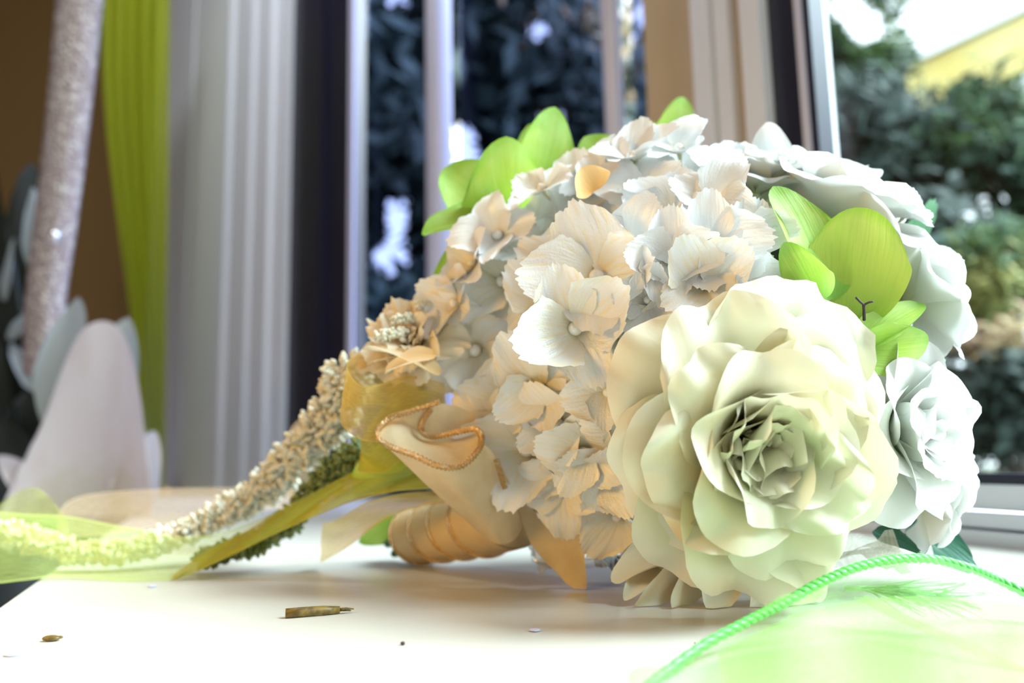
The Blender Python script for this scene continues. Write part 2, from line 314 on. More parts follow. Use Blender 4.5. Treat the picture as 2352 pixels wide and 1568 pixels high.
# --- left window wall (W1): u grows to the left from the corner
a = lambda px: W1.at(px)
b = lambda px: W2.at(px)
u_post = a(1480)
wallbox('wall_corner', M['tan'], W1, -0.02, u_post, -0.12, 0.0, -0.03, 2.45)
o = empty('window_1', W1.a+W1.u*a(900)); struct(o); win1 = o; o['label'] = 'tall dark framed window behind the bouquet'
def frame_strip(px0, px1, m, n0, n1, name, par, wall=W1, f=a, z0=0.0, z1=ZT, label=None):
    u0, u1 = sorted((f(px0), f(px1))); mb = MB(); wall.box(mb, u0, u1, n0, n1, z0, z1); return mb.build(name, m, par, smooth=False, label=label)
frame_strip(668, 735, M['black'], -0.06, -0.005, 'frame', win1)
frame_strip(735, 785, M['black'], -0.06, -0.02, 'frame', win1)
frame_strip(785, 797, M['silver'], -0.022, -0.018, 'frame_edge', win1)  # pale strip stands in for the highlight along the black frame
frame_strip(797, 1480, M['black'], -0.06, -0.02, 'bottom_rail', win1, z1=0.09)
for x0, x1 in ((967, 1007), (1364, 1402)):
    mb = MB(); u0, u1 = a(x1), a(x0); c = (u0+u1)/2; rr = (u1-u0)/2
    q = W1.a+W1.u*c-W1.n*0.02; mb.tube([q+Vector((0, 0, 0.02)), q+Vector((0, 0, ZT))], rr*0.85, 12); mb.build('mullion', M['silver'], win1)
for x0, x1 in ((797, 967), (1007, 1364), (1402, 1480)):
    mb = MB(); W1.box(mb, a(x1), a(x0), -0.052, -0.048, 0.05, ZT); mb.build('pane', M['glass_dark'], win1, smooth=False)
wallbox('trim_1', M['casing'], W1, u_post, a(385), -0.06, 0.03, ZT, ZT+0.09)
n = 2
for x0, x1, pr in ((385, 468, 0.03), (468, 476, 0.020), (476, 556, 0.034), (556, 566, 0.018), (566, 603, 0.028), (603, 612, 0.016), (612, 642, 0.022), (642, 670, 0.010)):
    u0, u1 = a(x1), a(x0); wallbox(f'trim_{n}', M['casing'], W1, u0, u1, -0.06, pr, 0.0, ZT); n += 1
wallbox('wall_back', M['roomwall'], W1, -0.02, a(385)+0.1, -0.12, -0.0, ZT+0.09, 2.45)
# --- right window (W2): u grows towards the camera on the right
wallbox('wall_post', M['tan'], W2, -0.02, b(1607), -0.12, 0.0, -0.03, 2.45)
for x0, x1, pr in ((1607, 1648, 0.012), (1648, 1658, 0.004), (1658, 1692, 0.010), (1692, 1722, 0.0), (1722, 1768, 0.012)):
    wallbox(f'trim_{n}', M['casing'] if x0 != 1692 else M['tan'], W2, b(x0), b(x1), -0.08, pr, 0.0, ZT); n += 1
win2 = empty('window_2', W2.a+W2.u*b(2100)); struct(win2); win2['label'] = 'large window on the right looking onto trees'
UE = 1.25
mb = MB(); W2.box(mb, b(1768), b(1836), -0.03, 0.0, 0.03, ZT); mb.build('frame', M['black'], win2, smooth=False)
mb = MB(); W2.box(mb, b(1836), b(1852), -0.012, 0.004, 0.03, ZT); mb.build('frame_edge', M['silver'], win2, smooth=False)
mb = MB(); W2.box(mb, b(1852), b(1868), -0.016, 0.002, 0.045, ZT); W2.box(mb, b(1868), UE, -0.016, -0.001, 0.043, 0.051); mb.build('gasket', M['black'], win2, smooth=False)
mb = MB(); W2.box(mb, b(1852), UE, -0.012, -0.009, 0.045, ZT); mb.build('pane', M['glass'], win2, smooth=False)
mb = MB(); W2.box(mb, b(1768), UE, -0.014, -0.002, 0.024, 0.043); mb.build('bottom_rail', M['casing'], win2, smooth=False)
mb = MB(); W2.box(mb, b(1768), UE, -0.06, 0.008, 0.012, 0.022); mb.build('bottom_rail', M['casing'], win2, smooth=False)
mb = MB(); W2.box(mb, b(1768), UE, -0.06, 0.016, 0.0, 0.010); mb.build('bottom_rail', M['casing'], win2, smooth=False)
wallbox('wall_right', M['roomwall'], W2, UE, UE+2.4, -0.1, 0.0, -0.6, 2.45)
wallbox('wall_top', M['roomwall'], W2, -0.02, UE, -0.1, 0.0, ZT, 2.45)
# --- room shell
def quad(name, m, pts): o = mk(name, [Vector(p) for p in pts], [(0, 1, 2, 3)], m, smooth=False); return struct(o)
def slab(name, m, x0, x1, y0, y1, z0, z1, parent=None):
    mb = MB(); mb.box((x0, y0, z0), (x1, y1, z1)); o = mb.build(name, m, parent, smooth=False)
    return o if parent else struct(o)
slab('floor', M['floor'], -3.4, 1.0, -2.6, 3.4, -0.62, -0.6)
slab('ceiling', M['roomwall'], -3.4, 0.9, -2.6, 3.4, 2.45, 2.5)
slab('wall_left', M['brown'], -3.45, -3.4, -2.6, 3.4, -0.6, 2.45)
slab('wall_behind', M['roomwall'], -3.4, 1.0, -2.65, -2.6, -0.6, 2.45)
lw = W1.a+W1.u*(a(385))
slab('wall_far', M['brown'], -3.4, lw.x+0.02, 3.0, 3.05, -0.6, 2.45)
slab('wall_return', M['brown'], lw.x-0.0, lw.x+0.04, lw.y+0.02, 3.05, -0.6, 2.45)

# ================================================================== OUTSIDE
slab('ground', M['lawn'], -14, 25, 3.3, 40, -0.85, -0.8)
slab('lawn_strip', M['lawn'], 1.6, 25, -6, 3.3, -0.85, -0.8)
def crown(c, rad, n, m, parent, holes=(), name='crown', size=0.06, zsq=1.0, clumps=14):
    mb = MB(); c = Vector(c); cl = []
    for _ in range(clumps):
        v = Vector((random.gauss(0, 1), random.gauss(0, 1), random.gauss(0, 1))).normalized()*random.uniform(0.2, 0.8)
        cl.append((Vector((v.x, v.y, v.z*zsq))*rad, rad*random.uniform(0.25, 0.45)))
    k = 0
    while k < n:
        cc, cr = random.choice(cl); v = Vector((random.gauss(0, .55), random.gauss(0, .55), random.gauss(0, .45)))*cr
        p = c+cc+v; k += 1
        if holes:
            x, y, d = proj(p)
            if any((x-hx)**2/(hw+20)**2+(y-hy)**2/(hh+20)**2 < 1 for hx, hy, hw, hh in holes): continue
        s = size*random.uniform(0.6, 1.4); ax = Vector((random.gauss(0, 1), random.gauss(0, 1), random.gauss(0, 1))).normalized()
        bx = ax.orthogonal().normalized()
        mb.add([p-ax*s, p+bx*s*0.45, p+ax*s, p-bx*s*0.45], [(0, 1, 2, 3)])
    o = mb.build(name, m, parent, smooth=False); o['kind'] = 'stuff'; return o
def tree(px, py, d, rpx, n, m, label, holes=(), size=0.06, zsq=1.0, clumps=14, name='tree', cat='tree'):
    c = P(px, py, d); rad = rpx*d/F
    t = tag(empty(name, (c.x, c.y, -0.8)), label, cat, 'trees and bushes outside the windows')
    mb = MB(); top = min(c.z, c.z+rad*0.3); mb.tube([(c.x, c.y, -0.8), (c.x+0.05, c.y, (top-0.8)/2), (c.x, c.y, top)], [rad*0.09, rad*0.06, rad*0.03], 7); mb.build('trunk', M['bark'], t)
    crown(c, rad, n, m, t, holes, size=size, zsq=zsq, clumps=clumps); return t
H1 = [(1060, 335, 26, 45), (1075, 385, 22, 20), (912, 500, 20, 62), (900, 590, 40, 22), (690, 605, 26, 16), (685, 652, 20, 16), (695, 720, 22, 30), (1240, 75, 20, 14), (1275, 270, 30, 18)]
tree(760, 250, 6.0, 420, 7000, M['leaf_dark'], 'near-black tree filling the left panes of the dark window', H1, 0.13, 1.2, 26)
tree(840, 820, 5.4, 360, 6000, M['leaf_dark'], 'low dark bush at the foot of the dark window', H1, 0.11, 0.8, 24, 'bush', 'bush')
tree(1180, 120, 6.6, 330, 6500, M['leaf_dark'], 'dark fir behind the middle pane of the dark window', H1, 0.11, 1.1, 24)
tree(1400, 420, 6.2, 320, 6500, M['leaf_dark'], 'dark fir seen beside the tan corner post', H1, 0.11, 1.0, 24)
tree(1330, 150, 5.6, 190, 420, M['leaf_rust'], 'rust and cream leaved tree in front of the firs', [], 0.055, 1.2, 12)
tree(1930, 120, 7.0, 190, 4200, M['leaf_mid'], 'green tree against the sky beside the right window frame', [(1985, 60, 30, 26), (1910, 130, 22, 14), (1950, 20, 24, 20)], 0.07, 1.3, 22)
tree(1890, 220, 7.6, 170, 5200, M['leaf_mid'], 'green tree just beyond the black frame of the right window', [(1985, 60, 30, 26), (1950, 20, 24, 20)], 0.075, 1.6, 24)
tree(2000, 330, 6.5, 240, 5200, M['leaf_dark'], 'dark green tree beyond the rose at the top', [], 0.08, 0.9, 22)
tree(2260, 330, 6.2, 240, 5200, M['leaf_mid'], 'mid green tree under the yellow house', [], 0.08, 0.7, 22)
tree(2280, 620, 4.2, 220, 4200, M['leaf_mid'], 'bushy green shrub to the right of the bouquet', [], 0.05, 0.8, 22, 'bush', 'bush')
tree(2230, 640, 3.9, 130, 900, M['leaf_lime'], 'shrub with yellow light painted into its leaves close to the right pane', [], 0.04, 0.9, 12, 'bush', 'bush')
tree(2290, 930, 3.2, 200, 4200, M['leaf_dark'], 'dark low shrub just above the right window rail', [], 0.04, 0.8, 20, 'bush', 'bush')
tree(2290, 800, 3.1, 120, 420, M['leaf_rust'], 'rust brown shrub low in the right window', [], 0.035, 0.8, 10, 'bush', 'bush')
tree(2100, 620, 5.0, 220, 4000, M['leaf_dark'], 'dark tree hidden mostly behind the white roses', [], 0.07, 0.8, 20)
tree(2420, 480, 5.5, 200, 3000, M['leaf_mid'], 'green tree at the right border of the window view', [], 0.07, 1.0, 18)
tree(2900, 500, 6.5, 330, 3500, M['leaf_mid'], 'green tree past the right side of the view, outside the window', [], 0.09, 0.9, 20)
tree(3900, 500, 8.0, 500, 3500, M['leaf_dark'], 'dark tree far past the right side of the view', [], 0.12, 0.8, 20)
hs = tag(empty('house', P(2250, 300, 9.0)), 'yellow house gable above the trees in the right window', 'house')
mb = MB(); q = [P(2050, 175, 9.0), P(2380, 20, 9.0), P(2380, 150, 9.0), P(2085, 262, 9.0)]; dv = Vector((0.3, 3, 0))
mb.add(q+[x+dv for x in q], [(0, 1, 2, 3), (7, 6, 5, 4), (0, 4, 5, 1), (1, 5, 6, 2), (2, 6, 7, 3), (3, 7, 4, 0)]); mb.build('gable', M['yellow'], hs, smooth=False)
mb = MB(); q0, q1 = P(2040, 170, 8.9), P(2400, 0, 8.9); mb.add([q0, q1, q1+Vector((0, 0, .12)), q0+Vector((0, 0, .12))]+[x+dv for x in (q0, q1, q1+Vector((0, 0, .12)), q0+Vector((0, 0, .12)))], [(0, 1, 2, 3), (7, 6, 5, 4), (0, 4, 5, 1), (1, 5, 6, 2), (2, 6, 7, 3), (3, 7, 4, 0)])
mb.build('roof', mat('pale_roof', (0.7, 0.72, 0.72), 0.7), hs, smooth=False)

# ================================================================== PETALS AND FLOWERS
def smooth01(x): x = max(0.0, min(1.0, x)); return x*x*(3-2*x)
def petal_pts(L, W, a0, a1, tip=0.0, cup=0.6, base=0.25, round_=0.35, notch=0.0, point=0.0, ruf=0.0, rfreq=3, ser=0.0, side=0.0, nu=13, nv=10, seed=0, r0=0.0, edgeroll=0.0, wexp=0.7):
    """petal in its own frame: x across, y away from the flower's axis, z along the axis.
    a0->a1: lean from the axis at base and rim (degrees), tip: extra lean at the rim, cup: hollowing across."""
    rnd = random.Random(seed); ph = rnd.uniform(0, 6.28); ph2 = rnd.uniform(0, 6.28)
    K = 40; ys, zs, al = [r0], [0.0], []
    for i in range(K+1):
        t = i/K; A = R(a0+(a1-a0)*t+tip*smooth01((t-0.6)/0.4)); al.append(A)
        if i < K: ys.append(ys[-1]+math.sin(A)*L/K); zs.append(zs[-1]+math.cos(A)*L/K)
    rows, uv = [], []
    for i in range(nv+1):
        row = []
        for j in range(nu):
            s = -1+2*j/(nu-1); t0 = i/nv
            reach = 1-round_*abs(s)**2.2-notch*math.exp(-(s/0.22)**2)+point*max(0, 1-abs(s)*1.6)
            t = t0*reach; wid = W*(base+(1-base)*math.sin(min(1.0, t0*1.05)*PI/2)**wexp)*(1-0.12*smooth01((t0-0.75)/0.25))
            if ser and (i == nv or j in (0, nu-1)):
                k = 1+ser*(rnd.random()-0.3); t *= (k if i == nv else 1); wid *= (k if j in (0, nu-1) else 1)
            tt = max(0, min(0.9999, t/1.0)); fi = tt*K; k0 = min(int(fi), K-1); fr = fi-k0
            y = ys[k0]+(ys[k0+1]-ys[k0])*fr; z = zs[k0]+(zs[k0+1]-zs[k0])*fr; A = al[k0]
            if t > 1: y += math.sin(A)*L*(t-1); z += math.cos(A)*L*(t-1)
            ny, nz = -math.cos(A), math.sin(A)
            c = max(cup, 1e-3); lx = math.sin(c*s)/c*wid; lift = (1-math.cos(c*s))/c*wid
            d = lift+ruf*L*(t0**1.5)*math.sin(rfreq*s+ph)*(0.5+0.5*abs(s))+ruf*0.5*L*t0*math.sin(2.3*rfreq*s+ph2)*smooth01((t0-.5)/.5)
            d -= edgeroll*L*(smooth01((t0-0.72)/0.28)**2+0.6*smooth01((abs(s)-0.75)/0.25)**2*t0)
            row.append(Vector((lx+side*t*t*L, y+ny*d, z+nz*d))); uv.append((j/(nu-1), t0))
        rows.append(row)
    return rows, uv
def frame_of(n, up=Vector((0, 0, 1))):
    n = n.normalized(); x = up.cross(n)
    if x.length < 1e-3: x = Vector((1, 0, 0))
    x.normalize(); y = n.cross(x); return x, y, n
def add_petal(parent, m, c, n, phi, name='petal', scale=1.0, label=None, **kw):
    """petal of a flower at c facing n; phi = 0 points up, clockwise as seen from the front"""
    rows, uv = petal_pts(**kw); x, y, z = frame_of(n)
    rad = y*math.cos(phi)+x*math.sin(phi); lat = z.cross(rad)
    mb = MB(); mb.grid([[c+lat*p.x+rad*p.y+z*p.z for p in r] for r in rows], uv)
    lowest = min(v.z for v in mb.v)
    if lowest < 0.0006:   # fabric petals bend where they meet the sill
        for i, v in enumerate(mb.v):
            if v.z < 0.004: v.z = 0.0006+0.0034*math.exp((v.z-0.004)/0.01)
    return mb.build(name, m, parent, origin=c, label=label)

# the head of the bouquet
HC = P(1640, 862, 0.475); HR = Vector((0.122, 0.118, 0.108))
def on_head(px, py, k=1.0):
    r = ray(px, py); rr = HR*k; inv = lambda v: Vector((v.x/rr.x, v.y/rr.y, v.z/rr.z))
    o, d = inv(CO-HC), inv(r); A = d.dot(d); B = 2*o.dot(d); Cc = o.dot(o)-1; D = B*B-4*A*Cc
    t = (-B-math.sqrt(D))/(2*A) if D > 0 else -B/(2*A)
    p = CO+r*t; q = p-HC; n = Vector((q.x/rr.x**2, q.y/rr.y**2, q.z/rr.z**2)).normalized(); return p, n
def facing(p, n, k): v = (CO-p).normalized(); return (n*(1-k)+v*k).normalized()

bouquet = tag(empty('bouquet', (HC.x, HC.y, 0)), 'bridal bouquet of white hydrangeas, cream roses and lime petals lying on the white sill', 'bouquet')
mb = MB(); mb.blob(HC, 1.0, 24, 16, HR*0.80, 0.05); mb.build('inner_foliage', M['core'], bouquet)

def receptacle(name, c, n, r, m, label=None, depth=1.5):
    """the flower's own mesh: the cup and stem stub that its petals grow from"""
    mb = MB(); n = n.normalized(); mb.tube([c-n*r*depth*3, c-n*r*depth, c-n*r*0.3, c+n*r*0.25], [r*0.25, r*0.3, r*0.9, r*0.5], 10)
    return mb.build(name, m, bouquet, origin=c, label=label)

def rose(px, py, rpx, m, label, face=0.5, k=1.0, n=None, rings=None, seed=1, depth=None, center=True, rot=0, tall=0):
    p, nn = on_head(px, py, k)
    if depth: p = P(px, py, depth)
    n = n.normalized() if n is not None else facing(p, nn, face)
    d = proj(p)[2]; Rr = rpx*d/F; rnd = random.Random(seed)
    c = p-n*Rr*0.35
    base = receptacle('rose', c, n, Rr*0.10, M['stem'], label, 1.0)
    rings = rings or RINGS
    for (cnt, L, W, a0, a1, tip, cup, ruf, off) in rings:
        for i in range(cnt):
            ph = 2*PI*(i+off)/cnt+rnd.uniform(-.16, .16)+rot
            add_petal(base, m, c+n*Rr*0.04*rnd.random(), n, ph, L=Rr*L*rnd.uniform(.92, 1.08)*(1+tall*abs(math.cos(ph))), W=Rr*W*rnd.uniform(.9, 1.1), a0=a0+rnd.uniform(-6, 6), a1=a1+rnd.uniform(-8, 8),
                      tip=tip*rnd.uniform(.6, 1.3), cup=cup*rnd.uniform(.8, 1.2), ruf=ruf*rnd.uniform(.6, 1.4), rfreq=rnd.choice((3, 4, 5)), round_=rnd.uniform(.22, .36), notch=rnd.choice((0, 0, .05)),
                      side=rnd.uniform(-.12, .12), base=0.3, edgeroll=rnd.uniform(0, .07), seed=rnd.randrange(9999), nu=17, nv=12, r0=Rr*0.03)
    if center:
        mb = MB()
        for i in range(26):
            v = (n+Vector((rnd.gauss(0, .35), rnd.gauss(0, .35), rnd.gauss(0, .35)))).normalized(); q = c+v*Rr*rnd.uniform(.22, .34)
            mb.tube([c, c+v*Rr*.15, q], Rr*0.005, 4); mb.blob(q, Rr*0.014, 5, 3)
        o = mb.build('stamens', M['stamen'], base); o['kind'] = 'stuff'
    return base
#        n   L    W    a0  a1  tip cup ruf off
RINGS = [(6, 1.16, .68, 66, 94, 30, .55, .05, 0.0), (5, 1.10, .70, 52, 82, 35, .8, .06, .5), (5, 1.0, .64, 42, 64, 45, 1.0, .07, .2), (5, .94, .56, 32, 44, 35, 1.0, .06, .7),
         (5, .86, .50, 22, 28, 25, 1.1, .08, .3), (5, .76, .42, 13, 18, 25, 1.2, .10, .8), (5, .64, .34, 6, 12, 30, 1.3, .12, .1), (4, .54, .26, -2, 8, 35, 1.4, .14, .4)]
BUDR = [(5, 1.1, .60, 60, 90, 30, .7, .03, 0.0), (5, 1.0, .56, 40, 66, 35, .9, .03, .5), (5, .88, .48, 24, 44, 30, 1.1, .03, .2), (4, .74, .36, 12, 24, 16, 1.4, .02, .6), (3, .62, .24, 4, 8, 5, 1.8, .02, .1), (3, .5, .15, 0, 0, 0, 2.2, .02, .5)]
right = CM3 @ Vector((1, 0, 0)); upv = CM3 @ Vector((0, 1, 0)); back = CM3 @ Vector((0, 0, 1))   # back points to the viewer

rose(1735, 1022, 300, M['rose'], 'largest rose, fully open cream bloom facing the viewer', n=back*1.0+right*0.12+upv*-0.05, depth=0.335, seed=5, rot=.25, tall=.13)
rose(2095, 985, 215, M['rose_white'], 'white rose on the right flank turned to the window', n=right*0.6+back*1.0+upv*0.1, k=1.04, rings=BUDR, seed=12, center=False)
rose(1935, 470, 215, M['rose_white'], 'white rose at the top right, seen from the side', n=upv*1.0+right*0.55+back*0.15, k=1.0, rings=BUDR, seed=23, center=False)
rose(1745, 400, 130, M['rose_white'], 'small white rose at the very top with a petal pointing up', n=upv*1.0+back*0.25+right*0.1, k=1.02, rings=BUDR[:5], seed=31, center=False)
rose(2120, 680, 150, M['rose_white'], 'white ruffled rose on the right rim behind the round lime petal', n=right*1.0+upv*0.4+back*0.0, k=1.0, rings=BUDR, seed=42, center=False)
rose(2155, 1140, 140, M['rose_white'], 'white rose low on the right rim above the dark leaf', n=right*1.0+upv*-0.25+back*0.3, k=1.0, rings=BUDR[:5], seed=47, center=False)

# hydrangea florets: centre pixel, petal length px, turn (deg), facing share, radial factor, material
def floret(px, py, lpx, rot, face=0.5, k=1.0, white=False, n=None, seed=None, pearl=True, spread=72, label=None, depth=None):
    p, nn = on_head(px, py, k)
    if depth: p = P(px, py, depth)
    n = n.normalized() if n is not None else facing(p, nn, face); d = proj(p)[2]; L = 1.08*lpx*d/F
    rnd = random.Random(seed if seed is not None else int(px*7+py)); m = M['hyd_white'] if white else M['hyd']
    base = receptacle('hydrangea_floret', p, n, L*0.075, M['stem'], label, 4.0)
    for i in range(4):
        s = rnd.uniform(.88, 1.12)
        add_petal(base, m, p, n, R(rot)+PI/2*i+rnd.uniform(-.14, .14), L=L*s, W=L*s*rnd.uniform(.50, .62), a0=spread+rnd.uniform(-34, 4), a1=spread+rnd.uniform(-22, 34), tip=rnd.uniform(-40, 30), cup=rnd.uniform(.3, .9),
                  ruf=.03, rfreq=4, round_=.46, point=.04, ser=.10, base=.10, nu=29, nv=12, wexp=.75, seed=rnd.randrange(9999), side=rnd.uniform(-.1, .1))
    if pearl:
        mb = MB(); mb.blob(p+n*L*0.12, L*0.105, 14, 9); mb.build('pearl', M['pearl'], base)
    return base
FL = [ # px, py, len, rot, face, k, white
 (1325, 755, 150, -20, .75, 1.08, 0), (1375, 640, 160, -5, .6, 1.04, 0), (1630, 562, 125, 0, .55, 1.05, 1), (1615, 655, 120, 60, .55, 1.04, 0), (1450, 575, 110, 35, .4, 1.0, 1),
 (1095, 805, 130, -30, .8, 1.12, 0), (1215, 1030, 150, 15, .75, 1.02, 0), (1345, 1035, 115, 25, .55, .98, 0), (1300, 1110, 105, 10, .6, 1.0, 0), (1150, 545, 105, -10, .5, 1.0, 1), (1240, 560, 100, 30, .45, 1.0, 1),
 (1345, 470, 120, -10, .45, 1.0, 1), (1480, 450, 125, 5, .4, 1.04, 1), (1460, 370, 110, 0, .3, 1.0, 1), (1570, 430, 105, 20, .4, 1.0, 1), (1640, 470, 110, 40, .45, 1.02, 1), (1560, 350, 90, 40, .3, 1.0, 1),
 (1490, 690, 95, 20, .6, 1.02, 1), (1545, 600, 110, 5, .5, 1.05, 1), (1160, 650, 120, 55, .6, 1.07, 0), (1260, 690, 115, 40, .55, .99, 0), (1430, 770, 95, 45, .5, .95, 0), (1470, 860, 95, 20, .4, .97, 0), (1400, 900, 100, 0, .4, .97, 0),
 (1245, 890, 125, 50, .6, .98, 0), (1165, 925, 110, 20, .6, 1.03, 0), (1290, 970, 105, 60, .5, .95, 0), (1400, 1080, 105, 30, .4, .96, 0), (1420, 1180, 100, 50, .4, .98, 0), (1330, 1190, 90, 20, .5, .97, 0), (1440, 980, 100, 10, .4, .93, 0),
 (1690, 640, 110, 25, .4, .98, 1), (1710, 560, 100, 10, .4, .96, 1), (1540, 500, 105, 30, .5, .98, 1), (1400, 520, 100, 60, .5, .97, 1), (1300, 620, 110, 15, .5, .98, 0), (1050, 700, 90, 30, .4, .98, 0), (1200, 760, 110, 0, .5, .96, 0),
 (1660, 390, 90, 15, .3, .98, 1), (1250, 440, 90, 20, .3, .97, 1), (1390, 420, 90, 50, .4, .97, 1), (1520, 760, 90, 30, .5, .96, 0), (1090, 610, 85, 40, .3, .96, 1), (2075, 500, 70, 20, .2, 1.0, 1), (2130, 610, 75, 0, .2, .98, 1)]
for i, q in enumerate(FL):
    floret(*q[:6], white=bool(q[6]), seed=100+i)

# ---- single petals laid between two pixels
def petal_px(name, m, b0, tp, wpx, parent, normal=None, bend=20, cup=0.4, label=None, seed=1, **kw):
    """b0, tp = (px, py, depth) of base and tip"""
    A, B = P(*b0), P(*tp); y = (B-A); L = y.length; y.normalize(); nr = (normal or back).normalized(); x = y.cross(nr).normalized(); z = x.cross(y).normalized()
    W = wpx*(b0[2]+tp[2])/2/F/2
    args = dict(L=L*1.05, W=W, a0=90-bend/2, a1=90+bend/2, cup=cup, base=.25, round_=.55, point=.07, wexp=.6, nu=15, nv=14, seed=seed, ruf=.02); args.update(kw)
    rows, uv = petal_pts(**args); mb = MB(); mb.grid([[A+x*p.x+y*p.y+z*p.z for p in r] for r in rows], uv)
    for v in mb.v:
        if v.z < 0.0006: v.z = 0.0006
    return mb.build(name, m, parent, origin=A, label=label)
def green_flower(px, py, d, label): 
    c = P(px, py, d); mb = MB(); mb.blob(c, 0.004, 8, 6); mb.tube([c, c+(HC-c)*0.35], 0.002, 6); return mb.build('green_orchid', M['lime'], bouquet, origin=c, label=label)
g = green_flower(1190, 505, .50, 'lime green bloom of five petals at the upper left of the bouquet')
petal_px('petal', M['lime'], (1190, 520, .50), (1165, 335, .47), 260, g, back+right*-.3, 30, .7, seed=3, ruf=.03)
petal_px('petal', M['lime'], (1215, 500, .505), (1268, 272, .505), 200, g, back+right*.4, 25, .7, seed=4)
petal_px('petal', M['lime'], (1160, 510, .505), (1030, 395, .50), 220, g, back+right*-.2+upv*.4, 40, .6, seed=5, ruf=.04)
petal_px('petal', M['lime'], (1190, 530, .49), (988, 525, .475), 170, g, back*.6+upv*.9, 35, .6, seed=6, ruf=.06)
petal_px('petal', M['lime'], (1180, 540, .50), (1010, 655, .50), 170, g, back+upv*.3, 25, .6, seed=7)
petal_px('petal', M['lime'], (1190, 480, .53), (1215, 305, .53), 90, g, back, 15, .3, seed=8)
g = green_flower(1420, 420, .50, 'lime petals peeping over the top of the hydrangeas')
petal_px('petal', M['lime'], (1420, 420, .50), (1350, 325, .50), 170, g, back, 20, .6, seed=9)
petal_px('petal', M['lime'], (1430, 420, .51), (1400, 322, .51), 90, g, back, 20, .6, seed=10)
petal_px('petal', M['lime'], (1330, 430, .50), (1282, 375, .50), 60, g, back, 20, .6, seed=11)
g = green_flower(1530, 360, .55, 'pointed lime petals standing above the top of the bouquet')
petal_px('petal', M['lime'], (1535, 350, .55), (1568, 236, .55), 120, g, back+right*.2, 20, .7, seed=12)
petal_px('petal', M['lime'], (1525, 340, .56), (1478, 285, .56), 70, g, back+right*-.2, 20, .5, seed=13)
g = green_flower(1920, 690, .39, 'lime green bloom with one large round petal beside the big rose')
petal_px('petal', M['limey'], (1952, 740, .375), (1978, 488, .374), 250, g, back*1+right*-.15, -14, .35, seed=14, point=0, round_=.38, wexp=.55, base=.3, label='large round yellow-green petal')
petal_px('petal', M['lime'], (1905, 690, .375), (1790, 452, .385), 215, g, back+right*.5, 25, .7, seed=15)
petal_px('petal', M['lime'], (1880, 690, .365), (1808, 570, .36), 130, g, back+right*-.4, 30, .8, seed=16)
petal_px('petal', M['lime'], (1780, 700, .39), (1800, 600, .39), 60, g, back+right*-.4, 20, .8, seed=26)
petal_px('petal', M['lime'], (1975, 800, .365), (2110, 705, .375), 110, g, back*.5+upv*.8, 30, .6, seed=17)
petal_px('petal', M['lime'], (1960, 800, .36), (2118, 785, .37), 140, g, back*.9+upv*-.2, 30, .7, seed=18)
petal_px('peach_petal', M['orange'], (1365, 440, .415), (1335, 388, .41), 110, bouquet, back+upv*.3, 20, .6, seed=19, point=0)
petal_px('leaf', M['leafpale'], (2080, 560, .50), (2142, 468, .50), 70, bouquet, back+right*.4, 20, .3, seed=20, ser=.12, nu=21, label='pale green serrated leaf at the right rim')
petal_px('leaf', M['leafgreen'], (2010, 1215, .42), (2100, 1262, .40), 60, bouquet, back+upv*.6, 20, .3, seed=21, ser=.08, nu=21)
petal_px('leaf', M['leafgreen'], (2090, 1205, .44), (2225, 1300, .42), 120, bouquet, back+upv*.5, 20, .3, seed=22, ser=.05, nu=21, label='dark green leaf by the green organza')
petal_px('leaf', M['core'], (1740, 690, .39), (1700, 625, .40), 90, bouquet, back, 20, .3, seed=23)
mb = MB(); q = [P(1985, 735, .355), P(1985, 712, .352), P(1984, 700, .35)]; mb.tube(q, .0007, 6)
mb.tube([q[2], P(1975, 692, .35), P(1966, 683, .349)], .0005, 6); mb.tube([q[2], P(1996, 694, .35), P(2005, 692, .349)], .0005, 6); mb.build('twig', M['twig'], bouquet)

bz = receptacle('rose', P(1590, 1255, .405), back, .004, M['stem'], 'beige rose squashed against the sill below the big rose', 1)
for q in (((1560, 1270, .40), (1418, 1325, .385), 120, back*.5+upv, 40, .8), ((1560, 1290, .395), (1470, 1378, .372), 110, back+right*.4, 35, .9), ((1590, 1290, .39), (1545, 1388, .370), 120, back+upv*-.3, 30, .8), ((1640, 1290, .39), (1640, 1398, .366), 150, back, 35, .7),
          ((1560, 1250, .41), (1440, 1275, .40), 110, back+upv*.2, 30, .8), ((1500, 1300, .40), (1440, 1370, .378), 80, back+right*-.5, 40, 1.0)):
    petal_px('petal', M['rose_beige'], *q[:3], bz, q[3], q[4], q[5], seed=int(q[1][0]), ruf=.05)
bz = receptacle('rose', P(1780, 1265, .400), back, .004, M['stem'], 'beige rose on the sill under the right side of the big rose', 1)
for q in (((1760, 1280, .39), (1740, 1403, .366), 140, back, 35, .8), ((1800, 1280, .39), (1810, 1395, .368), 120, back+right*.3, 35, .8), ((1820, 1270, .39), (1880, 1370, .372), 120, back+right*.4, 30, .7)):
    petal_px('petal', M['rose_beige'], *q[:3], bz, q[3], q[4], q[5], seed=int(q[1][0]), ruf=.05)
g = receptacle('gardenia', P(1800, 470, .47), upv, .004, M['stem'], 'upright white petals at the top of the bouquet beside the dark frame', 1)
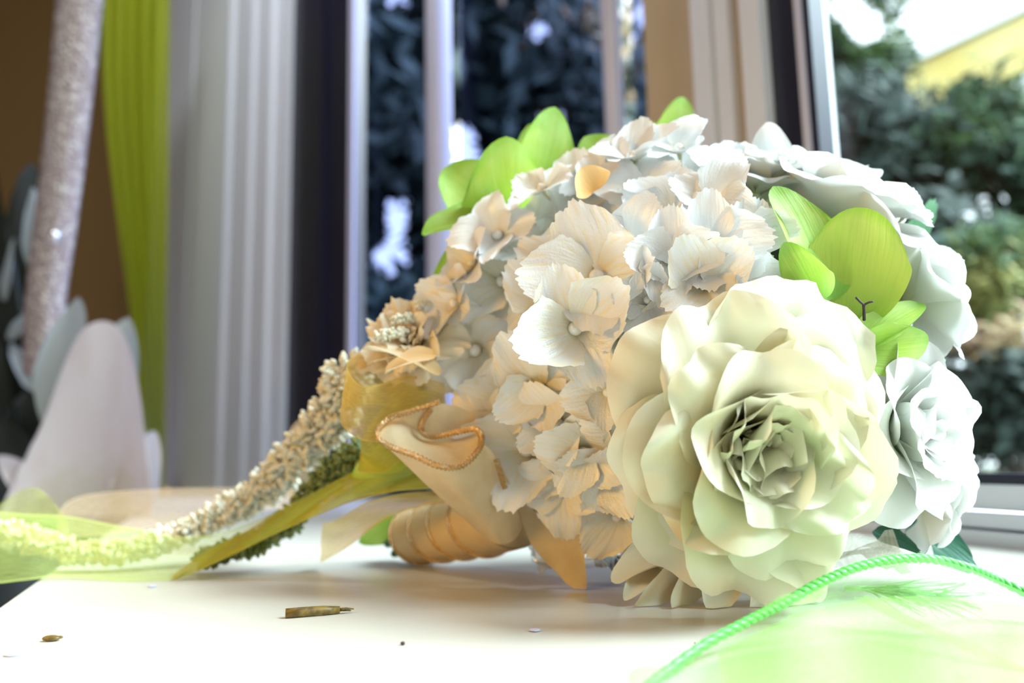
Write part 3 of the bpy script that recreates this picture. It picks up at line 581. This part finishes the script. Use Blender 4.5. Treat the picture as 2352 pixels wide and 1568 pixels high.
for q in (((1790, 470, .47), (1765, 300, .465), 150, back+right*-.5, 25, .8), ((1760, 460, .46), (1700, 345, .45), 120, back+upv*.2, 25, .7), ((1830, 460, .47), (1835, 345, .48), 150, back+right*.4, 30, .8), ((1860, 450, .46), (1975, 380, .47), 150, back*.5+upv*.8, 30, .6),
          ((1900, 430, .47), (2010, 395, .48), 110, back*.7+upv*.5, 25, .6), ((1720, 480, .45), (1650, 345, .46), 130, back+right*-.3, 20, .6), ((1880, 500, .44), (2010, 470, .44), 150, back*.6+upv*.7, 30, .6)):
    petal_px('petal', M['rose_white'], *q[:3], g, q[3], q[4], q[5], seed=int(q[0][0]), ruf=.05)
# ---- cream carnation and white bud clusters on the left
p = P(955, 800, .47); n = (back*.8+upv*.6-right*.3).normalized(); base = receptacle('carnation', p, n, .004, M['stem'], 'cream carnation at the left end of the flower head', 2)
rnd = random.Random(3)
for ring, (cnt, L, W, a0, a1) in enumerate(((7, .034, .015, 65, 95), (7, .028, .013, 45, 75), (6, .022, .010, 25, 50), (5, .016, .008, 5, 25))):
    for i in range(cnt):
        add_petal(base, M['cream'], p, n, 2*PI*(i+.4*ring)/cnt+rnd.uniform(-.2, .2), L=L*rnd.uniform(.85, 1.15), W=W, a0=a0, a1=a1+rnd.uniform(-10, 10), tip=rnd.uniform(-10, 30), cup=.6, ruf=.09, rfreq=6, ser=.08, round_=.3, nu=19, nv=10, seed=rnd.randrange(9999))
petal_px('petal', M['cream'], (1010, 860, .44), (850, 800, .45), 75, base, back*.4+upv, 30, .5, seed=5, ruf=.06)
petal_px('petal', M['cream'], (1000, 820, .43), (890, 850, .44), 70, base, back*.6+upv*.8, 30, .7, seed=6, ruf=.05)
petal_px('petal', M['cream'], (1050, 730, .46), (1045, 690, .46), 45, base, back, 30, .7, seed=8, round_=.3, point=0)
def bud_cluster(px0, py0, px1, py1, d, n, rpx, label=None):
    mb = MB(); A, B = P(px0, py0, d), P(px1, py1, d+.01); r = rpx*d/F
    mb.tube([A, B], r*.5, 8)
    for i in range(n):
        t = random.random(); q = A.lerp(B, t)+Vector((random.gauss(0, 1), random.gauss(0, 1), random.gauss(0, 1))).normalized()*r*.8
        mb.blob(q, r*.36, 6, 4)
    o = mb.build('bud_cluster', M['bud'], bouquet, label=label); return o
bud_cluster(868, 772, 925, 762, .448, 70, 15); bud_cluster(905, 732, 955, 728, .455, 60, 13); bud_cluster(955, 703, 1010, 692, .462, 60, 13); bud_cluster(1035, 660, 1090, 625, .475, 46, 10)

# ---- trailing sprays of tiny buds
def spray(path, rpx, n, m, name, label, bs=1.0, seed=0):
    rnd = random.Random(seed); pts = px_curve(path, 60); mb = MB(); mb.tube(pts[::3], .0012, 5)
    for i in range(n):
        t = rnd.random(); k = int(t*58); q = pts[k].lerp(pts[k+1], rnd.random()); r = rpx(t)*proj(q)[2]/F
        v = Vector((rnd.gauss(0, 1), rnd.gauss(0, 1), rnd.gauss(0, 1))).normalized()*r*rnd.uniform(.3, 1); c = q+v
        if c.z < .002: c.z = .002+rnd.random()*.002
        ax = v.normalized(); s = .0019*bs*rnd.uniform(.7, 1.4); mb.tube([c-ax*s, c, c+ax*s*1.2], [s*.35, s*.8, s*.3], 5)
    o = mb.build(name, m, bouquet, label=label); o['kind'] = 'stuff'; return o
spray([(800, 860, .50), (770, 950, .52), (690, 1030, .54), (620, 1110, .56), (520, 1175, .56), (400, 1230, .55), (300, 1262, .54), (180, 1268, .54), (80, 1240, .55), (-30, 1215, .55)], lambda t: 62-36*smooth01(t*1.5), 4600, M['bud'], 'white_spray', 'trailing spray of tiny white buds', 1.3, 1)
spray([(830, 1040, .50), (760, 1090, .52), (680, 1180, .53), (600, 1240, .52), (530, 1262, .52), (460, 1285, .52)], lambda t: 42-22*t, 1200, M['budgreen'], 'moss_spray', 'trailing spray of tiny moss green buds', 1.2, 2)

# ---- ribbons: two edges in (px, py, depth), joined by a softly buckled band
def ribbon(name, A, B, m, parent, n=60, k=9, wave=0.0015, wf=9, label=None, seed=0, floor=True):
    ca, cb = cr_curve(A, n), cr_curve(B, n); rows = []; ph = random.Random(seed).uniform(0, 6)
    for i in range(n):
        a_, b_ = P(*ca[i]), P(*cb[i]); row = []
        for j in range(k):
            s = j/(k-1); q = a_.lerp(b_, s); q = q+back*wave*math.sin(wf*i/n*2+5*s+ph)*math.sin(PI*s)
            if floor and q.z < .0006: q.z = .0006
            row.append(q)
        rows.append(row)
    mb = MB(); uv = [(j/(k-1), i/(n-1)*max(1, n/12)) for i in range(n) for j in range(k)]; mb.grid(rows, uv); return mb.build(name, m, parent, label=label)
def cord(name, path, r, m, parent, n=160, label=None, beads=True):
    pts = px_curve(path, n); pts = [Vector((q.x, q.y, max(q.z, r*1.2))) for q in pts]; mb = MB()
    mb.tube(pts, [r*(1+(.35*math.sin(i*2.1) if beads else 0)) for i in range(n)], 7); return mb.build(name, m, parent, label=label)
ribbon('ribbon', [(-40, 1172, .56), (60, 1180, .56), (160, 1186, .56), (300, 1212, .545), (430, 1233, .53), (560, 1206, .52), (700, 1140, .51), (850, 1065, .49), (1000, 1010, .46), (1080, 1000, .45)],
       [(-40, 1345, .49), (60, 1332, .492), (150, 1325, .50), (300, 1335, .488), (400, 1330, .49), (480, 1300, .49), (600, 1240, .49), (720, 1185, .485), (850, 1135, .475), (1040, 1120, .46)], M['org_green'], bouquet, 90, 11, .003, 14, 'sheer lime organza ribbon trailing to the left')
ribbon('ribbon', [(395, 1322, .49), (470, 1268, .505), (560, 1222, .51), (640, 1175, .512), (720, 1135, .505), (830, 1075, .49), (950, 1040, .465), (1060, 1060, .45)],
       [(405, 1330, .488), (480, 1298, .488), (560, 1262, .49), (620, 1232, .49), (680, 1205, .487), (800, 1155, .48), (930, 1125, .465), (1060, 1120, .455)], M['org_olive'], bouquet, 60, 9, .004, 10, 'folded olive gold layer of the organza ribbon')
ribbon('ribbon', [(1050, 1130, .47), (950, 1130, .475), (850, 1150, .485), (770, 1195, .50), (742, 1200, .515)],
       [(1060, 1150, .475), (960, 1165, .48), (880, 1195, .49), (800, 1255, .50), (735, 1292, .53)], M['org_gold'], bouquet, 40, 9, .003, 7, 'gold organza tail dropping onto the sill')
ribbon('ribbon', [(1020, 880, .455), (940, 862, .45), (880, 880, .435), (830, 885, .43), (800, 850, .435), (805, 822, .45), (870, 812, .475), (960, 850, .48)],
       [(1030, 985, .455), (960, 1000, .445), (900, 1015, .435), (830, 1010, .43), (785, 975, .435), (790, 940, .455), (860, 930, .475), (960, 940, .48)], M['org_gold'], bouquet, 60, 9, .001, 5, 'gold organza loop under the cream carnation')
ribbon('ribbon', [(1020, 905, .46), (960, 895, .455), (900, 920, .45), (860, 960, .45), (830, 1010, .455)],
       [(1020, 985, .46), (960, 1020, .455), (930, 1050, .45), (880, 1085, .45), (822, 1082, .455)], M['org_olive'], bouquet, 40, 9, .003, 5, 'olive green organza fold')
ribbon('ribbon', [(770, 935, .58), (720, 945, .585), (675, 975, .59), (650, 1030, .595), (635, 1100, .60), (625, 1140, .60)],
       [(800, 1000, .55), (760, 1030, .56), (740, 1060, .57), (720, 1090, .575), (700, 1130, .58), (690, 1150, .58)], M['org_peach'], bouquet, 40, 9, .002, 5, 'peach organza loop behind the white spray')
ribbon('ribbon', [(130, 1185, .62), (160, 1150, .66), (230, 1132, .70), (400, 1122, .72), (560, 1120, .70), (680, 1118, .66)],
       [(150, 1235, .60), (240, 1228, .62), (330, 1215, .63), (450, 1190, .64), (580, 1175, .62), (700, 1160, .60)], M['org_peach'], bouquet, 50, 9, .004, 8, 'peach organza ribbon lying behind the green one')
ribbon('ribbon', [(-40, 1195, .60), (10, 1150, .60), (60, 1122, .60), (100, 1130, .59), (150, 1190, .575), (155, 1235, .57)],
       [(-40, 1260, .58), (10, 1240, .58), (50, 1220, .58), (90, 1215, .575), (130, 1235, .57), (140, 1290, .56)], M['org_green'], bouquet, 40, 9, .004, 8, 'upturned lime organza loop at the left end')
petal_px('petal', M['limey'], (950, 1020, .46), (822, 1085, .462), 90, bouquet, back+upv*.2, 20, .4, seed=33, label='lime petal under the gold loop')
petal_px('petal', M['lime'], (940, 1200, .56), (835, 1240, .56), 70, bouquet, back+upv*.2, 20, .4, seed=34, label='pale lime petal beside the handle end')

# ---- champagne ribbon wrapped over the stems, glitter edged
ribbon('silk_wrap', [(868, 992, .425), (885, 1022, .42), (950, 1045, .415), (1010, 1072, .41), (1060, 1070, .41), (1105, 1020, .415), (1145, 1060, .42), (1170, 1110, .425)],
       [(1105, 1222, .455), (1115, 1238, .45), (1135, 1246, .445), (1150, 1250, .44), (1165, 1247, .44), (1180, 1240, .44), (1192, 1225, .445), (1200, 1205, .45)], M['silk'], bouquet, 70, 9, .002, 3, 'champagne silk ribbon fold with glitter edge')
ribbon('silk_wrap', [(868, 992, .426), (885, 1022, .421), (950, 1045, .416), (1010, 1072, .411), (1060, 1070, .411), (1100, 1030, .415)],
       [(885, 968, .435), (930, 950, .44), (970, 1000, .44), (1030, 1000, .44), (1075, 990, .44), (1100, 985, .435)], M['silk'], bouquet, 50, 7, .001, 3, 'inside of the folded champagne ribbon')
ribbon('silk_wrap', [(900, 958, .436), (950, 945, .436), (1000, 928, .438), (1040, 930, .44), (1090, 950, .44)],
       [(960, 1000, .442), (980, 1010, .442), (1020, 1008, .442), (1070, 1000, .442), (1110, 1000, .442)], M['silk'], bouquet, 40, 7, .001, 3)
cord('glitter_edge', [(1010, 922, .434), (950, 942, .434), (900, 958, .431), (870, 983, .424), (872, 1008, .42), (900, 1027, .418), (950, 1045, .414), (1010, 1071, .409), (1060, 1070, .409), (1098, 1035, .413), (1106, 1005, .417), (1090, 985, .424), (1045, 993, .43), (1000, 1003, .433), (973, 995, .434), (970, 970, .434), (990, 940, .435)], .0015, M['glitter'], bouquet, 300)
cord('glitter_edge', [(1140, 1055, .418), (1150, 1090, .42), (1160, 1120, .424)], .0013, M['glitter'], bouquet, 60)
petal_px('silk_tail', M['silk'], (1235, 1120, .455), (1318, 1315, .43), 130, bouquet, back*1+right*-.1, 10, .25, seed=41, base=.9, round_=.35, point=.25, wexp=1, label='pointed champagne ribbon end hanging to the sill')
petal_px('silk_tail', M['silk'], (1190, 1180, .46), (1215, 1242, .47), 130, bouquet, back, 10, .25, seed=42, base=.9)
# the wrapped handle
hA = P(950, 1237, .545); hA.z = .0178; hB = P(1190, 1180, .47); ax = (hB-hA).normalized(); L = (hB-hA).length
hx, hy, _ = frame_of(ax)
handle = MB(); handle.tube([hA+ax*L*t for t in (0, .05, .5, 1)], [.0145, .0158, .0175, .019], 24)
hd = handle.build('handle', M['silk'], bouquet, label='handle bound with champagne ribbon in spiral bands')
for i in range(4):
    t0, t1 = .06+.21*i, .06+.21*(i+1); mb = MB(); rows = []
    for q in range(7):
        t = t0+(t1+.03-t0)*q/6; r = (.0165+.0035*t)*(1+.10*(1-q/6)) ; row = []
        for j in range(28):
            an = 2*PI*j/28; sk = .07*math.cos(an+.6)
            row.append(hA+ax*L*(t+sk)+(hx*math.cos(an)+hy*math.sin(an))*r)
        rows.append(row)
    mb.grid(rows, closed=True); mb.build('ribbon_band', M['silk'], hd)
    mb = MB(); rr = (.0165+.0035*t0)*1.11; mb.tube([hA+ax*L*(t0+.07*math.cos(2*PI*j/40+.6))+(hx*math.cos(2*PI*j/40)+hy*math.sin(2*PI*j/40))*rr for j in range(41)], .0014, 6, False); mb.build('glitter_edge', M['glitter'], hd)
mb = MB(); c = hA-ax*.004
for i in range(9):
    an = i*2.4; rr = .0035*math.sqrt(i); q = c+(hx*math.cos(an)+hy*math.sin(an))*rr; q.z = max(q.z, .003); mb.tube([q+ax*.01, q-ax*random.uniform(.012, .026)], .0026, 7)
mb.build('stem_ends', M['leafgreen'], bouquet, label='dark green cut stems at the handle end')
# crumpled cellophane and tulle under the head
def crumple(name, pts, m, parent, amp, label, n=14, fr=60, seed=0):
    """pts: four corners (px, py, depth) in ring order"""
    q = [P(*c) for c in pts]; rows = []
    for i in range(n+1):
        row = []
        for j in range(n+1):
            u, v = i/n, j/n; c = q[0].lerp(q[1], v).lerp(q[3].lerp(q[2], v), u); d = noise.noise_vector(c*fr+Vector((seed, 0, 0)))*amp
            c = c+d; c.z = max(c.z, .0008); row.append(c)
        rows.append(row)
    mb = MB(); mb.grid(rows); return mb.build(name, m, parent, smooth=False, label=label)
crumple('cellophane', [(1220, 1225, .50), (1450, 1200, .46), (1440, 1330, .42), (1235, 1300, .46)], M['cello'], bouquet, .012, 'crumpled clear cellophane under the flowers', seed=3)
crumple('cellophane', [(1225, 1262, .47), (1290, 1262, .46), (1262, 1315, .45), (1235, 1318, .455)], M['tulle'], bouquet, .004, 'beige sheer scrap under the flowers', seed=9, n=6)
crumple('tulle', [(1780, 1290, .41), (2080, 1200, .43), (2080, 1290, .38), (1800, 1375, .365)], M['tulle'], bouquet, .014, 'crumpled grey tulle at the lower right of the head', seed=5)

# ================================================================== THINGS ON THE SILL
# green organza with a corded edge
sc_ = tag(empty('organza_scarf', G(2050, 1500)), 'sheer green organza scarf with a shiny corded edge, lower right', 'scarf')
EDGE = [(1440, 1620, .235), (1500, 1568, .248), (1620, 1480, .275), (1720, 1425, .290), (1800, 1385, .297), (1880, 1340, .302), (1960, 1305, .307), (2050, 1285, .314), (2140, 1284, .320), (2230, 1305, .324), (2300, 1335, .332), (2420, 1392, .32)]
def lay(E, dpy, zf, nrow, nn, m, name, label=None, seed=0, bulge=.006):
    """a sheet from the corded edge E down to the sill towards the camera"""
    e = [P(*q) for q in cr_curve(E, nn)]; rows = []
    for i in range(nrow+1):
        s = i/nrow; row = []
        for j, q in enumerate(e):
            tx, ty, _ = proj(q); g = G(tx+40*s, 1300+dpy+(ty-1300)*.3, 0.0015); c = q.lerp(g, s); c.z += bulge*math.sin(PI*s)*(1+.5*math.sin(j*.21+seed))
            c.z += .0025*noise.noise(Vector((c.x*45+seed, c.y*25, 0)))*math.sin(PI*min(1, s*1.2)); c.z = max(c.z, .001); row.append(c)
        rows.append(row)
    mb = MB(); uv = [(i/nrow*.94+.03, j/nn*8) for i in range(nrow+1) for j in range(nn)]; mb.grid(rows, uv); return mb.build(name, m, sc_, label=label)
lay(EDGE, 420, 0, 22, 90, M['org_fore'], 'organza_sheet', seed=1, bulge=.010)
FOLD = [(1650, 1500, .268), (1750, 1445, .282), (1850, 1408, .290), (1960, 1380, .295), (2060, 1370, .300), (2180, 1372, .304), (2300, 1382, .308), (2420, 1400, .305)]
lay(FOLD, 330, 0, 16, 70, M['org_lime'], 'organza_fold', 'yellower folded layer of the organza', seed=4, bulge=.006)
ribbon('organza_fold', [(1960, 1372, .312), (2050, 1420, .295), (2150, 1465, .278), (2260, 1515, .262), (2420, 1590, .245)],
       [(1990, 1366, .312), (2100, 1420, .292), (2220, 1470, .275), (2330, 1520, .26), (2470, 1585, .245)], M['org_lime'], sc_, 40, 5, .001, 3, 'bright fold line across the organza')
pts = px_curve(EDGE, 260); mb = MB()
for s_ in range(2):
    path = []
    for i, q in enumerate(pts):
        t = (pts[min(i+1, 259)]-pts[max(i-1, 0)]).normalized(); x, y, _ = frame_of(t); an = i*.75+PI*s_; path.append(q+(x*math.cos(an)+y*math.sin(an))*.0006)
    mb.tube(path, .0014, 6)
mb.build('corded_edge', M['cordgreen'], sc_, label='twisted bright green cord edge')
fe = tag(empty('feather', G(2080, 1440)), 'wispy pale green feather under the organza scarf', 'feather')
mb = MB(); mb.tube([P(1940, 1352, .325), P(1990, 1350, .322), P(2060, 1352, .315), P(2150, 1368, .305)], [.0012, .001, .0007, .0003], 6); mb.build('quill', M['feather'], fe)
mb = MB()
for i in range(90):
    t = random.random(); x0 = 1960+t*190; y0 = 1350+t*18; sg = random.choice((-1, 1)); ln = random.uniform(80, 200)*(1.1-.3*t); y1 = y0+sg*random.uniform(4, 40)+random.uniform(0, 34)
    q = [P(x0, y0, .322-t*.015), P(x0+ln*.5, (y0*.6+y1*.4)+random.uniform(-5, 5), .315-t*.012), P(x0+ln, y1, .308-t*.012)]
    q = [Vector((v.x, v.y, max(v.z, .002))) for v in q]; mb.tube([q[0], q[0].lerp(q[1], .6)+Vector((0, 0, .0004)), q[1], q[2]], [.00022, .0002, .00017, .00008], 4, False)
o = mb.build('barbs', M['feather'], fe); o['kind'] = 'stuff'

# stem piece, seed, confetti, crumbs
A, B = G(656, 1408, .0022), G(780, 1400, .0018); st = MB(); st.tube([A, A.lerp(B, .3), A.lerp(B, .7), B], [.0021, .0023, .0023, .0016], 12)
o = st.build('stem_piece', M['bamboo'], origin=A); tag(o, 'dry brown stem piece lying on the sill in front of the handle', 'stem')
s2 = MB(); s2.tube([B, G(795, 1397, .0025), G(812, 1398, .0015)], [.0009, .0006, .0003], 6); s2.tube([B, G(796, 1401, .0012), G(806, 1402, .0010)], [.0008, .0005, .0003], 6); s2.build('stem_fibre', M['bamboo'], o)
mb = MB(); c = G(118, 1465, .0012); mb.blob(c, .0038, 12, 6, (1, .6, .32)); mb.blob(c+Vector((.0032, .0006, .0002)), .0013, 8, 5, (1, .6, .5)); tag(mb.build('seed', M['bamboo'], origin=c), 'small brown seed husk on the sill at the lower left', 'seed')
def disc(px, py, r, label):
    c = G(px, py, .0004); mb = MB(); mb.tube([c, c+Vector((0, 0, .0004))], r, 24); o = mb.build('confetti', M['confetti'], origin=c, smooth=False); tag(o, label, 'confetti', 'confetti dots on the sill')
disc(33, 1502, .0033, 'lilac confetti dot at the lower left corner of the sill, below the seed husk'); disc(1228, 1447, .0022, 'pale confetti dot in the shadow in front of the hydrangeas')
disc(684, 1413, .0026, 'pale confetti dot partly under the brown stem piece'); disc(350, 1346, .0026, 'faint confetti dot just below the trailing green ribbon')
for px, py, r, lb in ((925, 1477, .0010, 'black crumb alone on the white sill below the handle'), (1596, 1040+ 436, .0003, 'tiny dark speck on the sill at the edge of the shadow')):
    c = G(px, py, r*.7); mb = MB(); mb.blob(c, r, 8, 6, (1, .8, .7), .15); tag(mb.build('crumb', M['twig'], origin=c), lb, 'crumb')

# ================================================================== LEFT BACKGROUND
# hanging sequinned ribbon
sq = MB(); A_ = [(185, -60, 1.3), (160, 200, 1.3), (128, 480, 1.3), (100, 700, 1.3), (95, 860, 1.3)]; rows = []
ca = cr_curve(A_, 60)
for i, (x, y, d) in enumerate(ca):
    wd = 52-10*i/59; rows.append([P(x-wd+2*wd*j/8, y, d-.012*math.sin(PI*j/8)) for j in range(9)])
rows2 = [[q+Vector((0, .01, 0)) for q in r[::-1]] for r in rows]; sq.grid([r+r2 for r, r2 in zip(rows, rows2)], closed=True)
o = sq.build('sequin_ribbon', M['sequin']); tag(o, 'glittering pinkish gold ribbon hanging at the upper left', 'ribbon')
mb = MB(); mb.blob(P(125, 543, 1.27), .010, 12, 8); mb.build('gem', mat('clear_gem', (1, 1, 1), .05, spec=1, metal=.9), o)
# lime curtain
cu = MB(); rows = []
for i in range(50):
    t = i/49; y = -80+t*1200; xl = 232+60*smooth01((t-.15)/.7)+40*t*t; xr = 392-14*t; row = []
    for j in range(25):
        s = j/24; row.append(P(xl+(xr-xl)*s, y, 2.15+.03*math.sin(s*17+t*1.5)+.02*math.sin(s*7-t*3)))
    rows.append(row)
cu.grid(rows); tag(cu.build('curtain', M['curtain']), 'sheer lime green curtain gathered beside the white casing', 'curtain')
# white lily arrangement
ly = tag(empty('lily', P(200, 1150, 1.15)), 'large white lily bloom standing past the left end of the sill', 'lily')
mb = MB(); mb.tube([P(200, 1150, 1.15), P(195, 1300, 1.15), Vector((P(195, 1300, 1.15).x, 1.15, -.59))], .012, 8); mb.build('stem', M['dark'], ly)
petal_px('petal', M['calla'], (205, 1215, 1.12), (240, 758, 1.10), 400, ly, back+right*-.1, -14, .7, seed=51, wexp=.3, base=.75, round_=.95, point=.0, ruf=.02, nu=25)
petal_px('petal', M['calla'], (170, 1180, 1.14), (12, 1062, 1.12), 110, ly, back+upv*.2, 10, .6, seed=52)
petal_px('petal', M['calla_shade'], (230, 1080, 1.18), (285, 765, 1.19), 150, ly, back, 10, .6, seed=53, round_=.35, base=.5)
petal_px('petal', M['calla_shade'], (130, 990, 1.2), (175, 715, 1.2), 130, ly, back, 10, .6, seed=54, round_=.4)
petal_px('petal', M['calla'], (300, 1180, 1.13), (350, 1010, 1.12), 130, ly, back, 10, .6, seed=55)
dk = tag(empty('potted_plant', P(30, 900, 1.6)), 'dark leafy plant with pale petals in the shadows at the far left', 'plant')
c = P(20, 1300, 1.6); mb = MB(); mb.tube([Vector((c.x, c.y, -.59)), Vector((c.x, c.y, c.z)), P(20, 1050, 1.6)], [.10, .14, .16], 16); mb.build('pot', M['dark'], dk)
for i, (b0, tp, wd, mm) in enumerate((((40, 1050, 1.55), (-30, 380, 1.55), 150, 'dark'), ((50, 1000, 1.58), (70, 440, 1.55), 160, 'dark'), ((30, 1100, 1.5), (110, 880, 1.5), 150, 'dark'), ((0, 1090, 1.5), (-20, 800, 1.5), 150, 'dark'), ((60, 1120, 1.45), (10, 980, 1.45), 160, 'dark'),
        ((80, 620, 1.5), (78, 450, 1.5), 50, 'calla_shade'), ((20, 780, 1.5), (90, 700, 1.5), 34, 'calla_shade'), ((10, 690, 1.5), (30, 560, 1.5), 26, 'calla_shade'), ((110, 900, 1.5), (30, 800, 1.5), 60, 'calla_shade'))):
    petal_px('leaf' if mm == 'dark' else 'petal', M[mm], b0, tp, wd, dk, back, 15, .5, seed=60+i)
